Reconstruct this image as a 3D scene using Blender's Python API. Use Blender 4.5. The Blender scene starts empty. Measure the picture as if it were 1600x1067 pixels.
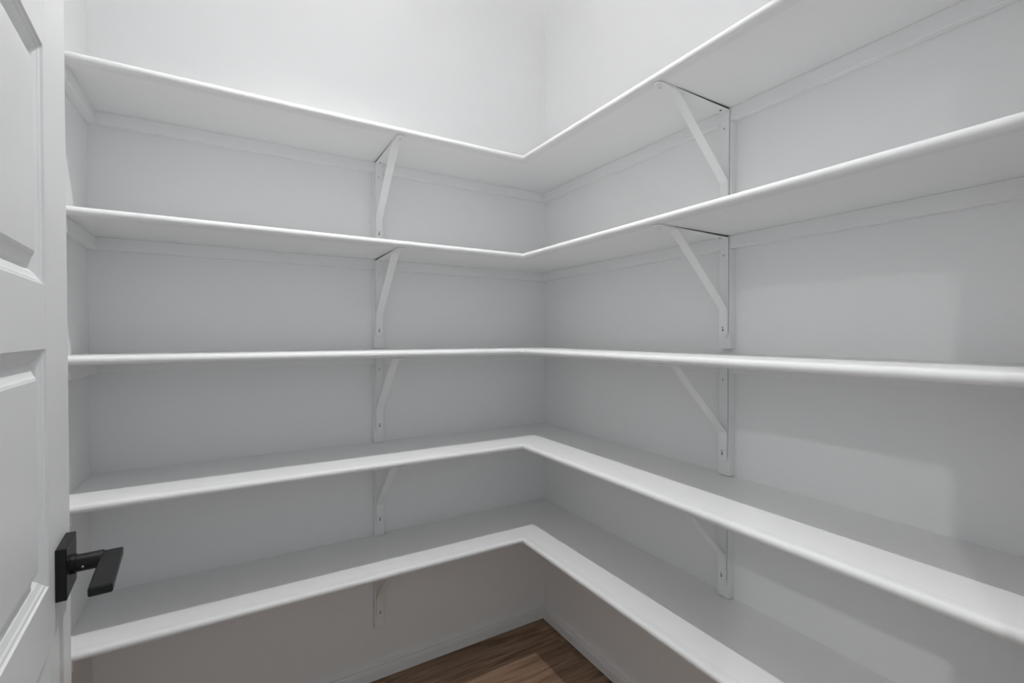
import bpy, math, random
from mathutils import Vector, Matrix

random.seed(7)
scene = bpy.context.scene
C = scene.collection
PI = math.pi

# ------------------------------------------------------------------ camera
cam_data = bpy.data.cameras.new('camera')
cam_data.sensor_fit = 'HORIZONTAL'
cam_data.sensor_width = 36.0
cam_data.lens = 731.876 / 1600.0 * 36.0
cam_data.clip_start = 0.02
cam = bpy.data.objects.new('camera', cam_data)
C.objects.link(cam)
CAM_H = 1.18449
yaw, pitch, roll = 0.53451, 0.01266, 0.00041
fw = Vector((math.sin(yaw) * math.cos(pitch), math.cos(yaw) * math.cos(pitch), -math.sin(pitch)))
rt = Vector((math.cos(yaw), -math.sin(yaw), 0.0))
up = rt.cross(fw)
rt, up = (math.cos(roll) * rt + math.sin(roll) * up), (math.cos(roll) * up - math.sin(roll) * rt)
M = Matrix((rt, up, -fw)).transposed().to_4x4()
M.translation = Vector((-1.11573, -1.61986, CAM_H))
cam.matrix_world = M
scene.camera = cam

# ------------------------------------------------------------------ world, exposure
world = bpy.data.worlds.new('world')
scene.world = world
world.use_nodes = True
bg = world.node_tree.nodes['Background']
bg.inputs['Color'].default_value = (0.89, 1.0, 1.06, 1)
bg.inputs['Strength'].default_value = 0.67
DOWN_W = 57.0          # pantry lamp, beam through the bottom of its added bowl
UP_FILL_W = 17.5            # added fill thrown up on the ceiling from the pantry lamp
CAN_W = 118.0
LAMP_AT = (-0.845, -0.765, 2.74)
LAMP_HALF = 55
scene.view_settings.view_transform = 'Standard'
scene.view_settings.look = 'None'
scene.view_settings.gamma = 1.0
scene.view_settings.use_curve_mapping = False
scene.view_settings.exposure = 0.0
scene.cycles.max_bounces = 10
scene.cycles.diffuse_bounces = 9
scene.cycles.glossy_bounces = 4
scene.cycles.use_denoising = True

# ------------------------------------------------------------------ measures (metres)
X_L = -1.4442          # end wall on the left
Y_F = -1.530           # wall with the doorway, inner face
WT = 0.115             # wall thickness
CEIL = 2.74
DEP, TH = 0.2858, 0.01885
TOPS = [1.7873, 1.4604, 1.1390, 0.8194, 0.5005]
R_N = TH / 2
JOIN = 0.262           # where the nosing strip begins
CL_D, CL_H = 0.0198, 0.033
OPEN_L, OPEN_R, OPEN_H = -1.262, -0.488, 2.060


# ------------------------------------------------------------------ materials
def new_mat(name):
    m = bpy.data.materials.new(name)
    m.use_nodes = True
    nt = m.node_tree
    return m, nt, nt.nodes['Principled BSDF']


def paint(name, col, rough, bump_scale, bump, stretch=(1, 1, 1), detail=2.0, spec=0.4):
    m, nt, b = new_mat(name)
    tc = nt.nodes.new('ShaderNodeTexCoord')
    mp = nt.nodes.new('ShaderNodeMapping')
    mp.inputs['Scale'].default_value = stretch
    nt.links.new(tc.outputs['Object'], mp.inputs['Vector'])
    n = nt.nodes.new('ShaderNodeTexNoise')
    n.inputs['Scale'].default_value = bump_scale
    n.inputs['Detail'].default_value = detail
    nt.links.new(mp.outputs['Vector'], n.inputs['Vector'])
    bp = nt.nodes.new('ShaderNodeBump')
    bp.inputs['Strength'].default_value = bump
    bp.inputs['Distance'].default_value = 0.002
    nt.links.new(n.outputs['Fac'], bp.inputs['Height'])
    nt.links.new(bp.outputs['Normal'], b.inputs['Normal'])
    b.inputs['Base Color'].default_value = tuple(col) + (1,)
    b.inputs['Specular IOR Level'].default_value = spec
    b.inputs['Roughness'].default_value = rough
    return m


WHITE = (0.82, 0.82, 0.82)
M_WALL = paint('wall_paint', WHITE, 0.62, 55, 0.10)
M_CEIL = paint('ceiling_paint', (0.86, 0.86, 0.86), 0.8, 90, 0.15)
M_SHELF = paint('shelf_paint', WHITE, 0.42, 40, 0.05)
M_NOSE_X = paint('nosing_paint_long_x', (0.79, 0.79, 0.79), 0.55, 90, 0.16, (0.18, 1, 1), 3.0, 0.12)
M_NOSE_Y = paint('nosing_paint_long_y', (0.79, 0.79, 0.79), 0.55, 90, 0.16, (1, 0.18, 1), 3.0, 0.12)
M_TRIM = paint('trim_paint', (0.82, 0.82, 0.82), 0.35, 60, 0.04)
M_METAL = paint('painted_metal', (0.82, 0.82, 0.82), 0.40, 120, 0.05)
M_DOOR = paint('door_paint', (0.765, 0.765, 0.765), 0.38, 150, 0.03)


def plain(name, col, rough, metal=0.0):
    m, nt, b = new_mat(name)
    n = nt.nodes.new('ShaderNodeTexNoise')
    n.inputs['Scale'].default_value = 300
    mr = nt.nodes.new('ShaderNodeMapRange')
    mr.inputs['To Min'].default_value = max(0.0, rough - 0.06)
    mr.inputs['To Max'].default_value = rough + 0.06
    nt.links.new(n.outputs['Fac'], mr.inputs['Value'])
    nt.links.new(mr.outputs['Result'], b.inputs['Roughness'])
    b.inputs['Base Color'].default_value = tuple(col) + (1,)
    b.inputs['Metallic'].default_value = metal
    return m


M_BLACK = plain('black_handle_finish', (0.006, 0.006, 0.0065), 0.38)
M_BLACK.node_tree.nodes['Principled BSDF'].inputs['Specular IOR Level'].default_value = 0.28
M_HOLE_AND_SHADE = plain('screw_recess_and_gap_shade', (0.12, 0.12, 0.12), 0.8)  # screw recesses, and painted shade behind the wall bar
M_GAP = plain('bar_gap_shade', (0.035, 0.035, 0.035), 0.8)  # dark colour painting the shade between shelf bar and shelf
M_STEEL = plain('satin_steel', (0.55, 0.55, 0.55), 0.35, 1.0)
M_TILE = plain('pale_floor', (0.55, 0.55, 0.55), 0.5)
M_SUB = plain('subfloor_dark', (0.02, 0.015, 0.012), 0.9)


def emission(name, strength):
    m = bpy.data.materials.new(name)
    m.use_nodes = True
    nt = m.node_tree
    nt.nodes.remove(nt.nodes['Principled BSDF'])
    e = nt.nodes.new('ShaderNodeEmission')
    e.inputs['Color'].default_value = (1, 1, 1, 1)
    e.inputs['Strength'].default_value = strength
    nt.links.new(e.outputs[0], nt.nodes['Material Output'].inputs['Surface'])
    return m


def wood():
    m, nt, b = new_mat('plank_wood')
    tc = nt.nodes.new('ShaderNodeTexCoord')
    oi = nt.nodes.new('ShaderNodeObjectInfo')
    mul = nt.nodes.new('ShaderNodeVectorMath')
    mul.operation = 'ADD'
    off = nt.nodes.new('ShaderNodeCombineXYZ')
    sc = nt.nodes.new('ShaderNodeMath')
    sc.operation = 'MULTIPLY'
    sc.inputs[1].default_value = 37.0
    nt.links.new(oi.outputs['Random'], sc.inputs[0])
    nt.links.new(sc.outputs[0], off.inputs['X'])
    nt.links.new(sc.outputs[0], off.inputs['Y'])
    nt.links.new(tc.outputs['Object'], mul.inputs[0])
    nt.links.new(off.outputs[0], mul.inputs[1])
    mp = nt.nodes.new('ShaderNodeMapping')
    mp.inputs['Scale'].default_value = (1.6, 22, 22)
    nt.links.new(mul.outputs[0], mp.inputs['Vector'])
    n = nt.nodes.new('ShaderNodeTexNoise')
    n.inputs['Scale'].default_value = 2.2
    n.inputs['Detail'].default_value = 7
    n.inputs['Distortion'].default_value = 0.9
    nt.links.new(mp.outputs[0], n.inputs['Vector'])
    cr = nt.nodes.new('ShaderNodeValToRGB')
    e = cr.color_ramp.elements
    e[0].position, e[0].color = 0.28, (0.125, 0.068, 0.036, 1)
    e[1].position, e[1].color = 0.72, (0.41, 0.28, 0.19, 1)
    x = cr.color_ramp.elements.new(0.48)
    x.color = (0.265, 0.165, 0.102, 1)
    nt.links.new(n.outputs['Fac'], cr.inputs['Fac'])
    nt.links.new(cr.outputs['Color'], b.inputs['Base Color'])
    b.inputs['Roughness'].default_value = 0.48
    bp = nt.nodes.new('ShaderNodeBump')
    bp.inputs['Strength'].default_value = 0.12
    bp.inputs['Distance'].default_value = 0.001
    nt.links.new(n.outputs['Fac'], bp.inputs['Height'])
    nt.links.new(bp.outputs['Normal'], b.inputs['Normal'])
    return m


M_WOOD = wood()


# ------------------------------------------------------------------ mesh helpers
def mesh_obj(name, verts, faces, mat, parent=None, smooth=None):
    me = bpy.data.meshes.new(name)
    me.from_pydata([tuple(v) for v in verts], [], faces)
    me.validate()
    import bmesh
    bm = bmesh.new()
    bm.from_mesh(me)
    bmesh.ops.recalc_face_normals(bm, faces=bm.faces)
    if smooth is not None:
        for f in bm.faces:
            f.smooth = True
        for e in bm.edges:
            if len(e.link_faces) == 2 and e.calc_face_angle(0) > smooth:
                e.smooth = False
    bm.to_mesh(me)
    bm.free()
    me.materials.append(mat)
    o = bpy.data.objects.new(name, me)
    C.objects.link(o)
    if parent:
        o.parent = parent
    return o


def link_mesh(name, me, parent=None, loc=(0, 0, 0)):
    o = bpy.data.objects.new(name, me)
    C.objects.link(o)
    o.location = loc
    if parent:
        o.parent = parent
    return o


def box_vf(x0, x1, y0, y1, z0, z1, c=0.0):
    if c <= 0:
        v = [(x, y, z) for z in (z0, z1) for y in (y0, y1) for x in (x0, x1)]
        f = [(0, 2, 3, 1), (4, 5, 7, 6), (0, 1, 5, 4), (2, 6, 7, 3), (0, 4, 6, 2), (1, 3, 7, 5)]
        return v, f
    # chamfered box: 24 verts
    v, f = [], []
    idx = {}
    for sx in (0, 1):
        for sy in (0, 1):
            for sz in (0, 1):
                X, Y, Z = (x0, x1)[sx], (y0, y1)[sy], (z0, z1)[sz]
                ix, iy, iz = X + (c if sx == 0 else -c), Y + (c if sy == 0 else -c), Z + (c if sz == 0 else -c)
                idx[sx, sy, sz, 'x'] = len(v); v.append((X, iy, iz))
                idx[sx, sy, sz, 'y'] = len(v); v.append((ix, Y, iz))
                idx[sx, sy, sz, 'z'] = len(v); v.append((ix, iy, Z))
                f.append((len(v) - 3, len(v) - 2, len(v) - 1))
    for s in (0, 1):
        f.append(tuple(idx[s, a, b, 'x'] for a, b in ((0, 0), (1, 0), (1, 1), (0, 1))))
        f.append(tuple(idx[a, s, b, 'y'] for a, b in ((0, 0), (1, 0), (1, 1), (0, 1))))
        f.append(tuple(idx[a, b, s, 'z'] for a, b in ((0, 0), (1, 0), (1, 1), (0, 1))))
    for a in (0, 1):
        for b in (0, 1):
            f.append((idx[a, b, 0, 'x'], idx[a, b, 1, 'x'], idx[a, b, 1, 'y'], idx[a, b, 0, 'y']))
            f.append((idx[a, 0, b, 'x'], idx[a, 1, b, 'x'], idx[a, 1, b, 'z'], idx[a, 0, b, 'z']))
            f.append((idx[0, a, b, 'y'], idx[1, a, b, 'y'], idx[1, a, b, 'z'], idx[0, a, b, 'z']))
    return v, f


def box(name, x0, x1, y0, y1, z0, z1, mat, parent=None, c=0.0):
    v, f = box_vf(x0, x1, y0, y1, z0, z1, c)
    return mesh_obj(name, v, f, mat, parent)


def multi_box(name, boxes, mat, parent=None):
    V, F = [], []
    for b in boxes:
        v, f = box_vf(*b)
        n = len(V)
        V += v
        F += [tuple(i + n for i in q) for q in f]
    return mesh_obj(name, V, F, mat, parent)


def loft(name, rings, mat, parent=None, smooth=0.6, caps=True):
    """rings: list of closed rings of equal vertex count"""
    V, F = [], []
    n = len(rings[0])
    for r in rings:
        V += r
    for i in range(len(rings) - 1):
        for j in range(n):
            k = (j + 1) % n
            F.append((i * n + j, i * n + k, (i + 1) * n + k, (i + 1) * n + j))
    if caps:
        F.append(tuple(range(n)))
        F.append(tuple(range((len(rings) - 1) * n, len(rings) * n)))
    return mesh_obj(name, V, F, mat, parent, smooth)


def lathe(name, prof, mat, parent=None, axis='z', origin=(0, 0, 0), n=24, smooth=0.7):
    rings = []
    for r, h in prof:
        ring = []
        for k in range(n):
            a = 2 * PI * k / n
            u, v = r * math.cos(a), r * math.sin(a)
            if axis == 'z':
                p = (u, v, h)
            elif axis == 'x':
                p = (h, u, v)
            else:
                p = (u, h, v)
            ring.append((p[0] + origin[0], p[1] + origin[1], p[2] + origin[2]))
        rings.append(ring)
    return loft(name, rings, mat, parent, smooth)


def empty(name, loc=(0, 0, 0), rz=0.0):
    o = bpy.data.objects.new(name, None)
    o.empty_display_size = 0.05
    C.objects.link(o)
    o.location = loc
    o.rotation_euler = (0, 0, rz)
    return o


def tag(o, label, cat, group=None, kind=None):
    o['label'] = label
    o['category'] = cat
    if group:
        o['group'] = group
    if kind:
        o['kind'] = kind
    return o


def copy_tree(o, parent=None):
    c = o.copy()
    C.objects.link(c)
    c.parent = parent
    for ch in list(o.children):
        copy_tree(ch, c)
    return c


# ------------------------------------------------------------------ the room shell
OUT = -4.2             # how far the kitchen floor runs beyond the doorway
w = box('wall_back', X_L - WT, WT, 0.0, WT, 0.0, CEIL, M_WALL)
tag(w, 'white painted wall behind the left run of shelves', 'wall', kind='structure')
w = box('wall_right', 0.0, WT, Y_F - WT, 0.0, 0.0, CEIL, M_WALL)
tag(w, 'white painted wall behind the right run of shelves', 'wall', kind='structure')
w = box('wall_left', X_L - WT, X_L, Y_F - WT, 0.0, 0.0, CEIL, M_WALL)
tag(w, 'white painted end wall behind the open door', 'wall', kind='structure')
KX0, KX1 = -3.6, 1.2
w = multi_box('wall_front', [
    (KX0, OPEN_L - 0.019, Y_F - WT, Y_F, 0.0, 2.74),
    (OPEN_R + 0.019, KX1, Y_F - WT, Y_F, 0.0, 2.74),
    (OPEN_L - 0.019, OPEN_R + 0.019, Y_F - WT, Y_F, OPEN_H + 0.019, 2.74)], M_WALL)
tag(w, 'white painted wall with the pantry doorway', 'wall', kind='structure')
w = box('ceiling', X_L - WT, WT, Y_F, WT, CEIL, CEIL + 0.06, M_CEIL)
tag(w, 'flat white pantry ceiling', 'ceiling', kind='structure')
w = box('ceiling', KX0, KX1, OUT, Y_F - WT, 2.74, 2.80, M_CEIL)
tag(w, 'white ceiling of the room outside the doorway', 'ceiling', kind='structure')

# floor: dark sub-floor with planks laid along the left run of shelves
fl = box('floor', X_L - WT, WT, Y_F - WT - 0.1, WT, -0.06, -0.006, M_SUB)
tag(fl, 'brown wood plank floor', 'floor', kind='structure')
PW, PL = 0.181, 1.22
pv, pf = box_vf(0, PL - 0.0006, -(PW - 0.0006), 0, -0.006, 0.0, 0.0009)
pm = None
lead = [0.35, 0.93, 0.12, 0.71, 0.50, 1.05, 0.25, 0.82]
y, r = 0.06, 0
while y > Y_F - WT:
    x = X_L - 0.1 - lead[r % 8]
    while x < 0.0:
        if pm is None:
            o = mesh_obj('plank', pv, pf, M_WOOD, fl)
            pm = o.data
        else:
            o = link_mesh('plank', pm, fl)
        o.location = (x, y, 0)
        x += PL
    y -= PW
    r += 1
fk = box('floor', KX0, KX1, OUT, y, -0.06, -0.001, M_TILE)
tag(fk, 'pale floor of the room outside the doorway', 'floor', kind='structure')

# baseboards, extruded profile
BB = [(0.0, 0.0035), (0.0150, 0.0035), (0.0150, 0.0080), (0.0128, 0.0086), (0.0138, 0.0100), (0.0132, 0.0330),
      (0.0118, 0.0352), (0.0060, 0.0372), (0.0036, 0.0400), (0.0036, 0.0452), (0.0060, 0.0474), (0.0116, 0.0488),
      (0.0128, 0.0508), (0.0120, 0.0540), (0.0085, 0.0562), (0.0040, 0.0574), (0.0, 0.0580)]


def baseboard(name, fn0, fn1, label):
    rings = [[fn0(d, z) for d, z in BB], [fn1(d, z) for d, z in BB]]
    o = loft(name, rings, M_TRIM, None, 0.5)
    return tag(o, label, 'baseboard', kind='structure')


baseboard('baseboard_back', lambda d, z: (X_L + d, -d, z), lambda d, z: (-d, -d, z),
          'white moulded baseboard below the left run of shelves')
baseboard('baseboard_right', lambda d, z: (-d, -d, z), lambda d, z: (-d, Y_F + d, z),
          'white moulded baseboard below the right run of shelves')
baseboard('baseboard_left', lambda d, z: (X_L + d, Y_F + d, z), lambda d, z: (X_L + d, -d, z),
          'white moulded baseboard on the end wall behind the door')
baseboard('baseboard_front', lambda d, z: (OPEN_R + 0.019 + 0.057, Y_F + d, z), lambda d, z: (-d, Y_F + d, z),
          'white moulded baseboard beside the doorway')

# door frame
tr = empty('trim_1', ((OPEN_L + OPEN_R) / 2, Y_F - WT / 2, 0))
tag(tr, 'white painted door frame of the pantry doorway', 'door frame', kind='structure')
ox, oy = tr.location.x, tr.location.y


def fbox(name, x0, x1, y0, y1, z0, z1, c=0.001):
    return box(name, x0 - ox, x1 - ox, y0 - oy, y1 - oy, z0, z1, M_TRIM, tr, c)


fbox('jamb', OPEN_L - 0.019, OPEN_L, Y_F - WT, Y_F, 0, OPEN_H)
fbox('jamb', OPEN_R, OPEN_R + 0.019, Y_F - WT, Y_F, 0, OPEN_H)
fbox('head_jamb', OPEN_L - 0.019, OPEN_R + 0.019, Y_F - WT, Y_F, OPEN_H, OPEN_H + 0.019)
fbox('casing', OPEN_L - 0.019 - 0.057, OPEN_L - 0.008, Y_F, Y_F + 0.012, 0, OPEN_H + 0.057, 0.003)
fbox('casing', OPEN_R + 0.008, OPEN_R + 0.019 + 0.057, Y_F, Y_F + 0.012, 0, OPEN_H + 0.057, 0.003)
fbox('head_casing', OPEN_L - 0.008, OPEN_R + 0.008, Y_F, Y_F + 0.012, OPEN_H + 0.008, OPEN_H + 0.057, 0.003)

# ------------------------------------------------------------------ shelves
NOSE = [(JOIN, 0.0)]
RC = 0.0090            # eased edge, nearly a full bullnose
for k in range(0, 7):
    a = PI / 2 - PI / 2 * k / 6
    NOSE.append((DEP - RC + RC * math.cos(a), -RC + RC * math.sin(a)))
for k in range(0, 7):
    a = -PI / 2 * k / 6
    NOSE.append((DEP - RC + RC * math.cos(a), -TH + RC + RC * math.sin(a)))
NOSE.append((JOIN, -TH))
SH_LABEL = ['topmost white L-shaped shelf below the bare upper wall',
            'second white L-shaped shelf down from the top',
            'middle white L-shaped shelf at about eye level',
            'white L-shaped shelf just above the door handle, second from the bottom',
            'lowest white L-shaped shelf, just above the wood floor']
for i, zt in enumerate(TOPS):
    s = empty('corner_shelf', (0, 0, zt))
    tag(s, SH_LABEL[i], 'shelf', 'L-shaped pantry shelves')
    box('shelf_board', X_L, 0, -JOIN, 0, -TH, 0, M_SHELF, s)
    box('shelf_board', -JOIN, 0, Y_F, -JOIN, -TH, 0, M_SHELF, s)
    loft('edge_nosing', [[(X_L, -d, z) for d, z in NOSE], [(-d, -d, z) for d, z in NOSE]], M_NOSE_X, s, 0.5)
    loft('edge_nosing', [[(-d, -d, z) for d, z in NOSE], [(-d, Y_F, z) for d, z in NOSE]], M_NOSE_Y, s, 0.5)
    zb = -TH
    box('cleat', X_L, 0, -CL_D, 0, zb - CL_H, zb, M_SHELF, s, 0.0012)
    box('cleat', -CL_D, 0, Y_F, -CL_D, zb - CL_H, zb, M_SHELF, s, 0.0012)
    box('cleat', X_L, X_L + CL_D, -0.258, -CL_D, zb - CL_H, zb, M_SHELF, s, 0.0012)

# ------------------------------------------------------------------ brackets
SW, ST = 0.0240, 0.0028     # strip width and thickness


def ribbon(name, path, mat, parent, width=SW, t=ST, c=0.0007, wid=None):
    """flat bar following path in the (depth, z) plane; thickness grows to the left of travel"""
    rings = []
    n = len(path)
    for i, (d, z) in enumerate(path):
        a = path[max(0, i - 1)]
        b = path[min(n - 1, i + 1)]
        if 0 < i < n - 1:
            t1 = Vector((d - a[0], z - a[1])).normalized()
            t2 = Vector((b[0] - d, b[1] - z)).normalized()
            nn = Vector((-(t1 + t2).y, (t1 + t2).x)).normalized()
            k = 1.0 / max(0.4, nn.dot(Vector((-t1.y, t1.x))))
        else:
            tt = Vector((b[0] - a[0], b[1] - a[1])).normalized()
            nn, k = Vector((-tt.y, tt.x)), 1.0
        h = (wid[i] if wid else width) / 2
        sec = [(-h + c, 0), (h - c, 0), (h, c), (h, t - c), (h - c, t), (-h + c, t), (-h, t - c), (-h, c)]
        rings.append([(l, d + nn.x * o * k, z + nn.y * o * k) for l, o in sec])
    return loft(name, rings, mat, parent, 0.5)


def round_end(p, q, w=SW, steps=5):
    """points running from p to the rounded end q, with their widths"""
    r = w / 2 * 0.75
    L = math.hypot(q[0] - p[0], q[1] - p[1])
    ux, uz = (q[0] - p[0]) / L, (q[1] - p[1]) / L
    pts, ws = [], []
    for k in range(steps + 1):
        a = PI / 2 * k / steps
        s_ = L - r + r * math.sin(a)
        pts.append((p[0] + ux * s_, p[1] + uz * s_))
        ws.append(max(w * 0.30, w * (0.25 + 0.75 * math.cos(a))))
    return pts, ws


def make_bracket(batten_len):
    b = empty('shelf_bracket')
    box('backing_batten', -0.0170, 0.0170, 0, CL_D, -batten_len, -CL_H - 0.0004, M_SHELF, b, 0.0008)
    f0 = CL_D + 0.0013                       # strip stands a hair off the wood
    # back plate: vertical bar with rounded foot (drawn downwards -> thickness towards the room)
    pts, ws = round_end((f0, -0.0040), (f0, -0.2640))
    ribbon('wall_bar', [(f0, -0.0030)] + pts, M_METAL, b, wid=[SW] + ws)
    # top bar, a little away from the shelf at the wall, tight at the front
    pts, ws = round_end((f0, -0.0042), (0.2700, -0.0002))
    ribbon('shelf_bar', [(x, z - ST) for x, z in [(f0, -0.0042)] + pts], M_METAL, b, wid=[SW] + ws)
    # added dark strips painting the shade in the gaps behind the bars
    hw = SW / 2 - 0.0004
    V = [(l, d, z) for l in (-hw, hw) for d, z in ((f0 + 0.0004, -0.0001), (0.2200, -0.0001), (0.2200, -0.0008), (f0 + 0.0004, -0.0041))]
    mesh_obj('gap_shade_strip', V, [(0, 1, 2, 3), (7, 6, 5, 4), (0, 4, 5, 1), (1, 5, 6, 2), (2, 6, 7, 3), (3, 7, 4, 0)], M_GAP, b)
    box('gap_shade_strip', -hw, hw, CL_D + 0.0002, f0 + 0.0001, -0.2500, -0.0045, M_HOLE_AND_SHADE, b)  # shade behind the wall bar, painted as a dark strip
    # brace: foot on the wall bar, diagonal, tongue under the shelf
    f1 = f0 + ST
    foot, fws = round_end((f1, -0.189), (f1, -0.2600))
    foot, fws = foot[::-1], fws[::-1]
    tong, tws = round_end((0.212, -0.0075), (0.2790, -0.0040))
    path = [(x + ST, z) for x, z in foot] + [(f1 + ST, -0.191), (f1 + ST + 0.002, -0.1865), (0.208, -0.0115), (0.2135, -0.0075)] + tong
    wsb = fws + [SW * 0.98] * 4 + tws
    ribbon('brace', path, M_METAL, b, wid=wsb)

    def screw(l, d, z, axis, r=0.0042):
        sgn = 1 if axis == 'y' else -1
        prof = [(r, 0.0), (r * 0.93, 0.0008 * sgn), (r * 0.7, 0.0015 * sgn), (r * 0.3, 0.0019 * sgn)]
        o = lathe('screw', prof, M_METAL, b, axis, (l, d, z), 12)
        if axis == 'y':
            box('drive_recess', l - 0.0014, l + 0.0014, d + 0.0016, d + 0.0021, z - 0.0014, z + 0.0014, M_HOLE_AND_SHADE, o)
        else:
            box('drive_recess', l - 0.0014, l + 0.0014, d - 0.0014, d + 0.0014, z - 0.0021, z - 0.0016, M_HOLE_AND_SHADE, o)
        return o
    ff = f1 + ST
    # slotted hole and its screw in the foot
    V = []
    for k in range(16):
        a = 2 * PI * k / 16
        V.append((0.0019 * math.cos(a), ff + 0.00025, -0.2395 + 0.0019 * math.sin(a) + (0.0045 if math.sin(a) > 0 else -0.0045)))
    mesh_obj('slotted_hole', V + [(x, ff - 0.0003, z) for x, y, z in V],
             [tuple(range(16))] + [tuple(range(16, 32))] + [(i, (i + 1) % 16, 16 + (i + 1) % 16, 16 + i) for i in range(16)], M_HOLE_AND_SHADE, b)
    screw(0.0003, ff, -0.2355, 'y', 0.0040)
    screw(0.0, f1, -0.0500, 'y', 0.0040)
    # open hole and screw in the top bar
    V = [(0.0033 * math.cos(2 * PI * k / 12), 0.041 + 0.0033 * math.sin(2 * PI * k / 12)) for k in range(12)]
    zb = -0.0042 - ST
    mesh_obj('screw_hole', [(x, y, zb - 0.00025) for x, y in V] + [(x, y, zb + 0.0008) for x, y in V],
             [tuple(range(12)), tuple(range(12, 24))] + [(i, (i + 1) % 12, 12 + (i + 1) % 12, 12 + i) for i in range(12)], M_HOLE_AND_SHADE, b)
    screw(0.0, 0.262, -0.0076, 'z', 0.0036)
    return b


gaps = [TOPS[i] - TOPS[i + 1] - TH for i in range(4)]
lens_a = [g - 0.0015 for g in gaps] + [0.296]
lens_b = [gaps[0] - 0.0015, 0.291, gaps[2] - 0.0015, gaps[3] - 0.0015, 0.296]
where = ['topmost shelf', 'second shelf down', 'middle shelf at eye level', 'second-lowest shelf', 'lowest shelf near the floor']
for i in range(5):
    a = make_bracket(lens_a[i])
    a.location = (-0.6940, 0, TOPS[i] - TH)
    a.rotation_euler = (0, 0, PI)
    tag(a, 'white metal bracket on the left run of shelves, under the ' + where[i], 'bracket', 'white shelf brackets')
    b = make_bracket(lens_b[i])
    b.location = (0, -0.8530, TOPS[i] - TH)
    b.rotation_euler = (0, 0, PI / 2)
    tag(b, 'white metal bracket on the right run of shelves, under the ' + where[i], 'bracket', 'white shelf brackets')

# ------------------------------------------------------------------ the door, standing open
# local frame: origin at the foot of the free edge, +X from the free edge towards the hinges, +Y out of the face seen
DA = 0.0751
door = empty('door_1', (-1.3116, -0.7621, 0.0), DA - PI / 2)
tag(door, 'white raised-panel door standing open at the left', 'door', kind='structure')
DW, DT, DH0, DH1 = 0.758, 0.035, 0.012, 2.035
STL = 0.122
# the face seen lies at local y = 0, the leaf behind it (local -y is away from the room)
levels = [(0.199, 0.4735), (0.5465, 0.8190), (0.8937, 1.1690), (1.2420, 1.5155), (1.5895, 1.8640)]


def dbox(name, x0, x1, z0, z1):
    return box(name, x0, x1, -DT, 0, z0, z1, M_DOOR, door, 0.0008)


dbox('stile', 0, STL, DH0, DH1)
dbox('stile', DW - STL, DW, DH0, DH1)
edges = [DH0] + [v for p_ in levels for v in p_] + [DH1]
for k in range(0, len(edges), 2):
    box('rail', STL, DW - STL, -DT, 0, edges[k], edges[k + 1], M_DOOR, door)
PROF = [(0.0, 0.0), (0.0014, 0.0022), (0.0046, 0.0030), (0.0062, 0.0044), (0.0120, 0.0070), (0.0150, 0.0100), (0.0162, 0.0108),
        (0.0180, 0.0108), (0.0192, 0.0096), (0.0250, 0.0072), (0.0290, 0.0050), (0.0310, 0.0032), (0.0340, 0.0022)]
for z0, z1 in levels:
    rings = []
    for side in (0, 1):
        seq = PROF[::-1] if side == 0 else PROF
        for o_, d_ in seq:
            y = -d_ if side == 0 else -DT + d_
            x0, x1 = STL + o_, DW - STL - o_
            rings.append([(x0, y, z0 + o_), (x1, y, z0 + o_), (x1, y, z1 - o_), (x0, y, z1 - o_)])
    loft('raised_panel', rings, M_DOOR, door, 0.22)
# latch plate on the free edge, hinges on the other
box('latch_plate', -0.0012, 0.0006, -DT / 2 - 0.0127, -DT / 2 + 0.0127, 0.864, 0.920, M_BLACK, door, 0.0004)
for hz in (0.22, 1.02, 1.82):
    hg = lathe('hinge', [(0.0055, hz), (0.0055, hz + 0.089)], M_BLACK, door, 'z', (DW + 0.004, -0.001, 0), 14)


def handle(side):
    """side=+1: on the face seen; -1: on the far face"""
    def Y(n):
        return n if side > 0 else -DT - n
    ZC, UC = 0.8920, 0.0600
    hd = empty('door_handle')
    hd.parent = door

    def bx(name, x0, x1, n0, n1, z0, z1, c):
        a_, b_ = sorted((Y(n0), Y(n1)))
        return box(name, x0, x1, a_, b_, z0, z1, M_BLACK, hd, c)
    bx('rose', UC - 0.032, UC + 0.032, 0, 0.0105, ZC - 0.032, ZC + 0.032, 0.0008)
    lathe('neck', [(0.0122, Y(0.0105)), (0.0122, Y(0.0150)), (0.0108, Y(0.0155)), (0.0108, Y(0.0415))], M_BLACK, hd, 'y', (UC, 0, ZC), 32, 0.6)
    lv = bx('lever', 0.0480, 0.1640, 0.0385, 0.0605, ZC - 0.0045, ZC + 0.0060, 0.0014)
    lathe('set_screw', [(0.0016, 0.0), (0.0012, 0.0003)], M_STEEL, hd, 'x', (UC + 0.0106, Y(0.022), ZC - 0.0020), 10)
    return hd


h1 = handle(1)
h1['label'] = 'black lever handle on a square rose'
h2 = handle(-1)
h2['label'] = 'black lever handle on the far face of the door'

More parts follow.
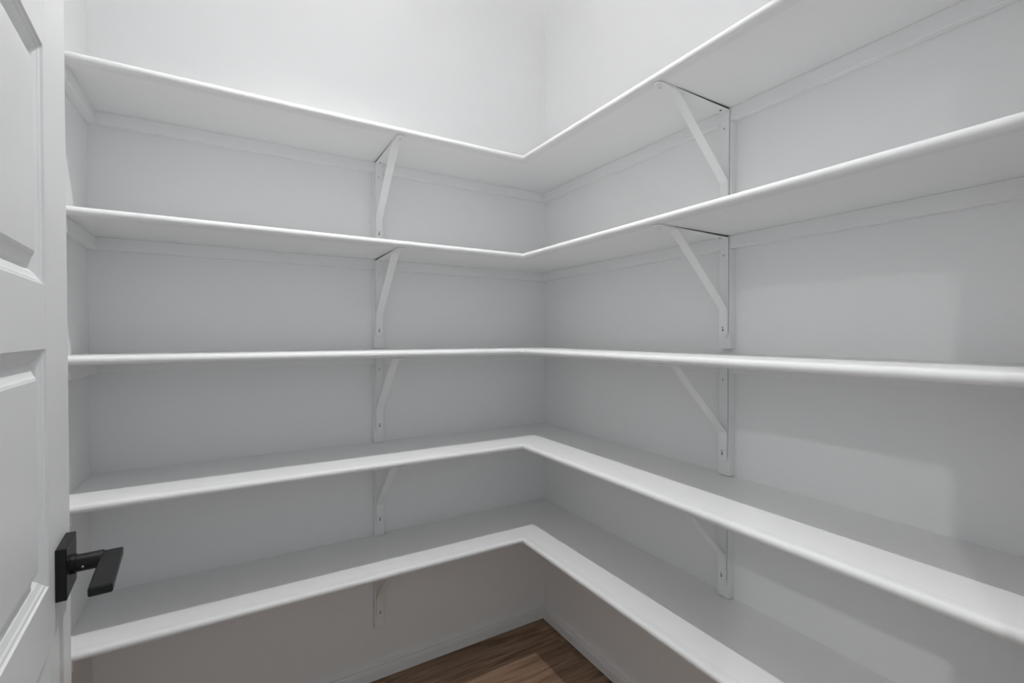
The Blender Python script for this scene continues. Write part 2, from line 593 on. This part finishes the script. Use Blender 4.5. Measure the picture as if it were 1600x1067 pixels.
# ------------------------------------------------------------------ lamps
def downlight(name, loc, watts, radius, half_angle, label, ring):
    t = empty(name, loc)
    tag(t, label, 'downlight')
    lathe('trim_ring', [(ring * 0.78, -0.0005), (ring, -0.0005), (ring, -0.004), (ring * 0.82, -0.006), (ring * 0.78, -0.004)], M_TRIM, t)
    lathe('lens', [(ring * 0.76, -0.0005), (ring * 0.76, -0.002), (ring * 0.3, -0.003)], emission(name + '_glow', 3.0), t)
    ld = bpy.data.lights.new(name + '_lamp', 'SPOT')
    ld.energy = watts
    ld.spot_size = 2 * math.radians(half_angle)
    ld.spot_blend = 1.0
    ld.shadow_soft_size = radius
    lo = bpy.data.objects.new('lamp_light', ld)
    C.objects.link(lo)
    lo.parent = t
    lo.location = (0, 0, -0.006 - radius)
    return t


def lamp_light(name, kind, watts, radius, parent, z, half=None):
    ld = bpy.data.lights.new(name, kind)
    ld.energy = watts
    ld.shadow_soft_size = radius
    if half:
        ld.spot_size = 2 * math.radians(half)
        ld.spot_blend = 1.0
    lo = bpy.data.objects.new(name, ld)
    C.objects.link(lo)
    lo.parent = parent
    lo.location = (0, 0, z)


lamp = empty('ceiling_lamp', LAMP_AT)
tag(lamp, 'small semi-flush ceiling lamp with an added open white bowl and up fill in the pantry', 'ceiling lamp')
lathe('canopy', [(0.055, 0.0), (0.055, -0.008), (0.040, -0.014), (0.008, -0.016)], M_TRIM, lamp)
lathe('stem', [(0.006, -0.014), (0.006, -0.150)], M_STEEL, lamp, n=12)
# bowl: added to shape the up fill, open on top, with a small lens in its floor
bowl = []
for r_, h_ in [(0.026, -0.150), (0.055, -0.146), (0.085, -0.132), (0.105, -0.112), (0.103, -0.112), (0.083, -0.130), (0.054, -0.143), (0.026, -0.147)]:
    bowl.append([(r_ * math.cos(2 * PI * k / 32), r_ * math.sin(2 * PI * k / 32), h_) for k in range(32)])
bowl.append(bowl[0])
loft('added_bowl', bowl, M_TRIM, lamp, 0.5, caps=False)
lathe('lens', [(0.026, -0.147), (0.026, -0.149), (0.010, -0.150)], emission('lamp_lens_glow', 3.0), lamp)
lamp_light('down_light', 'SPOT', DOWN_W, 0.009, lamp, -0.162, LAMP_HALF)
lamp_light('added_up_fill', 'POINT', UP_FILL_W, 0.020, lamp, -0.108)  # added fill with no known source, lifts the ambient light
downlight('recessed_downlight', (-2.79, -2.57, 2.74), CAN_W, 0.05, 80,
          'round recessed downlight in the ceiling outside the doorway', 0.095)
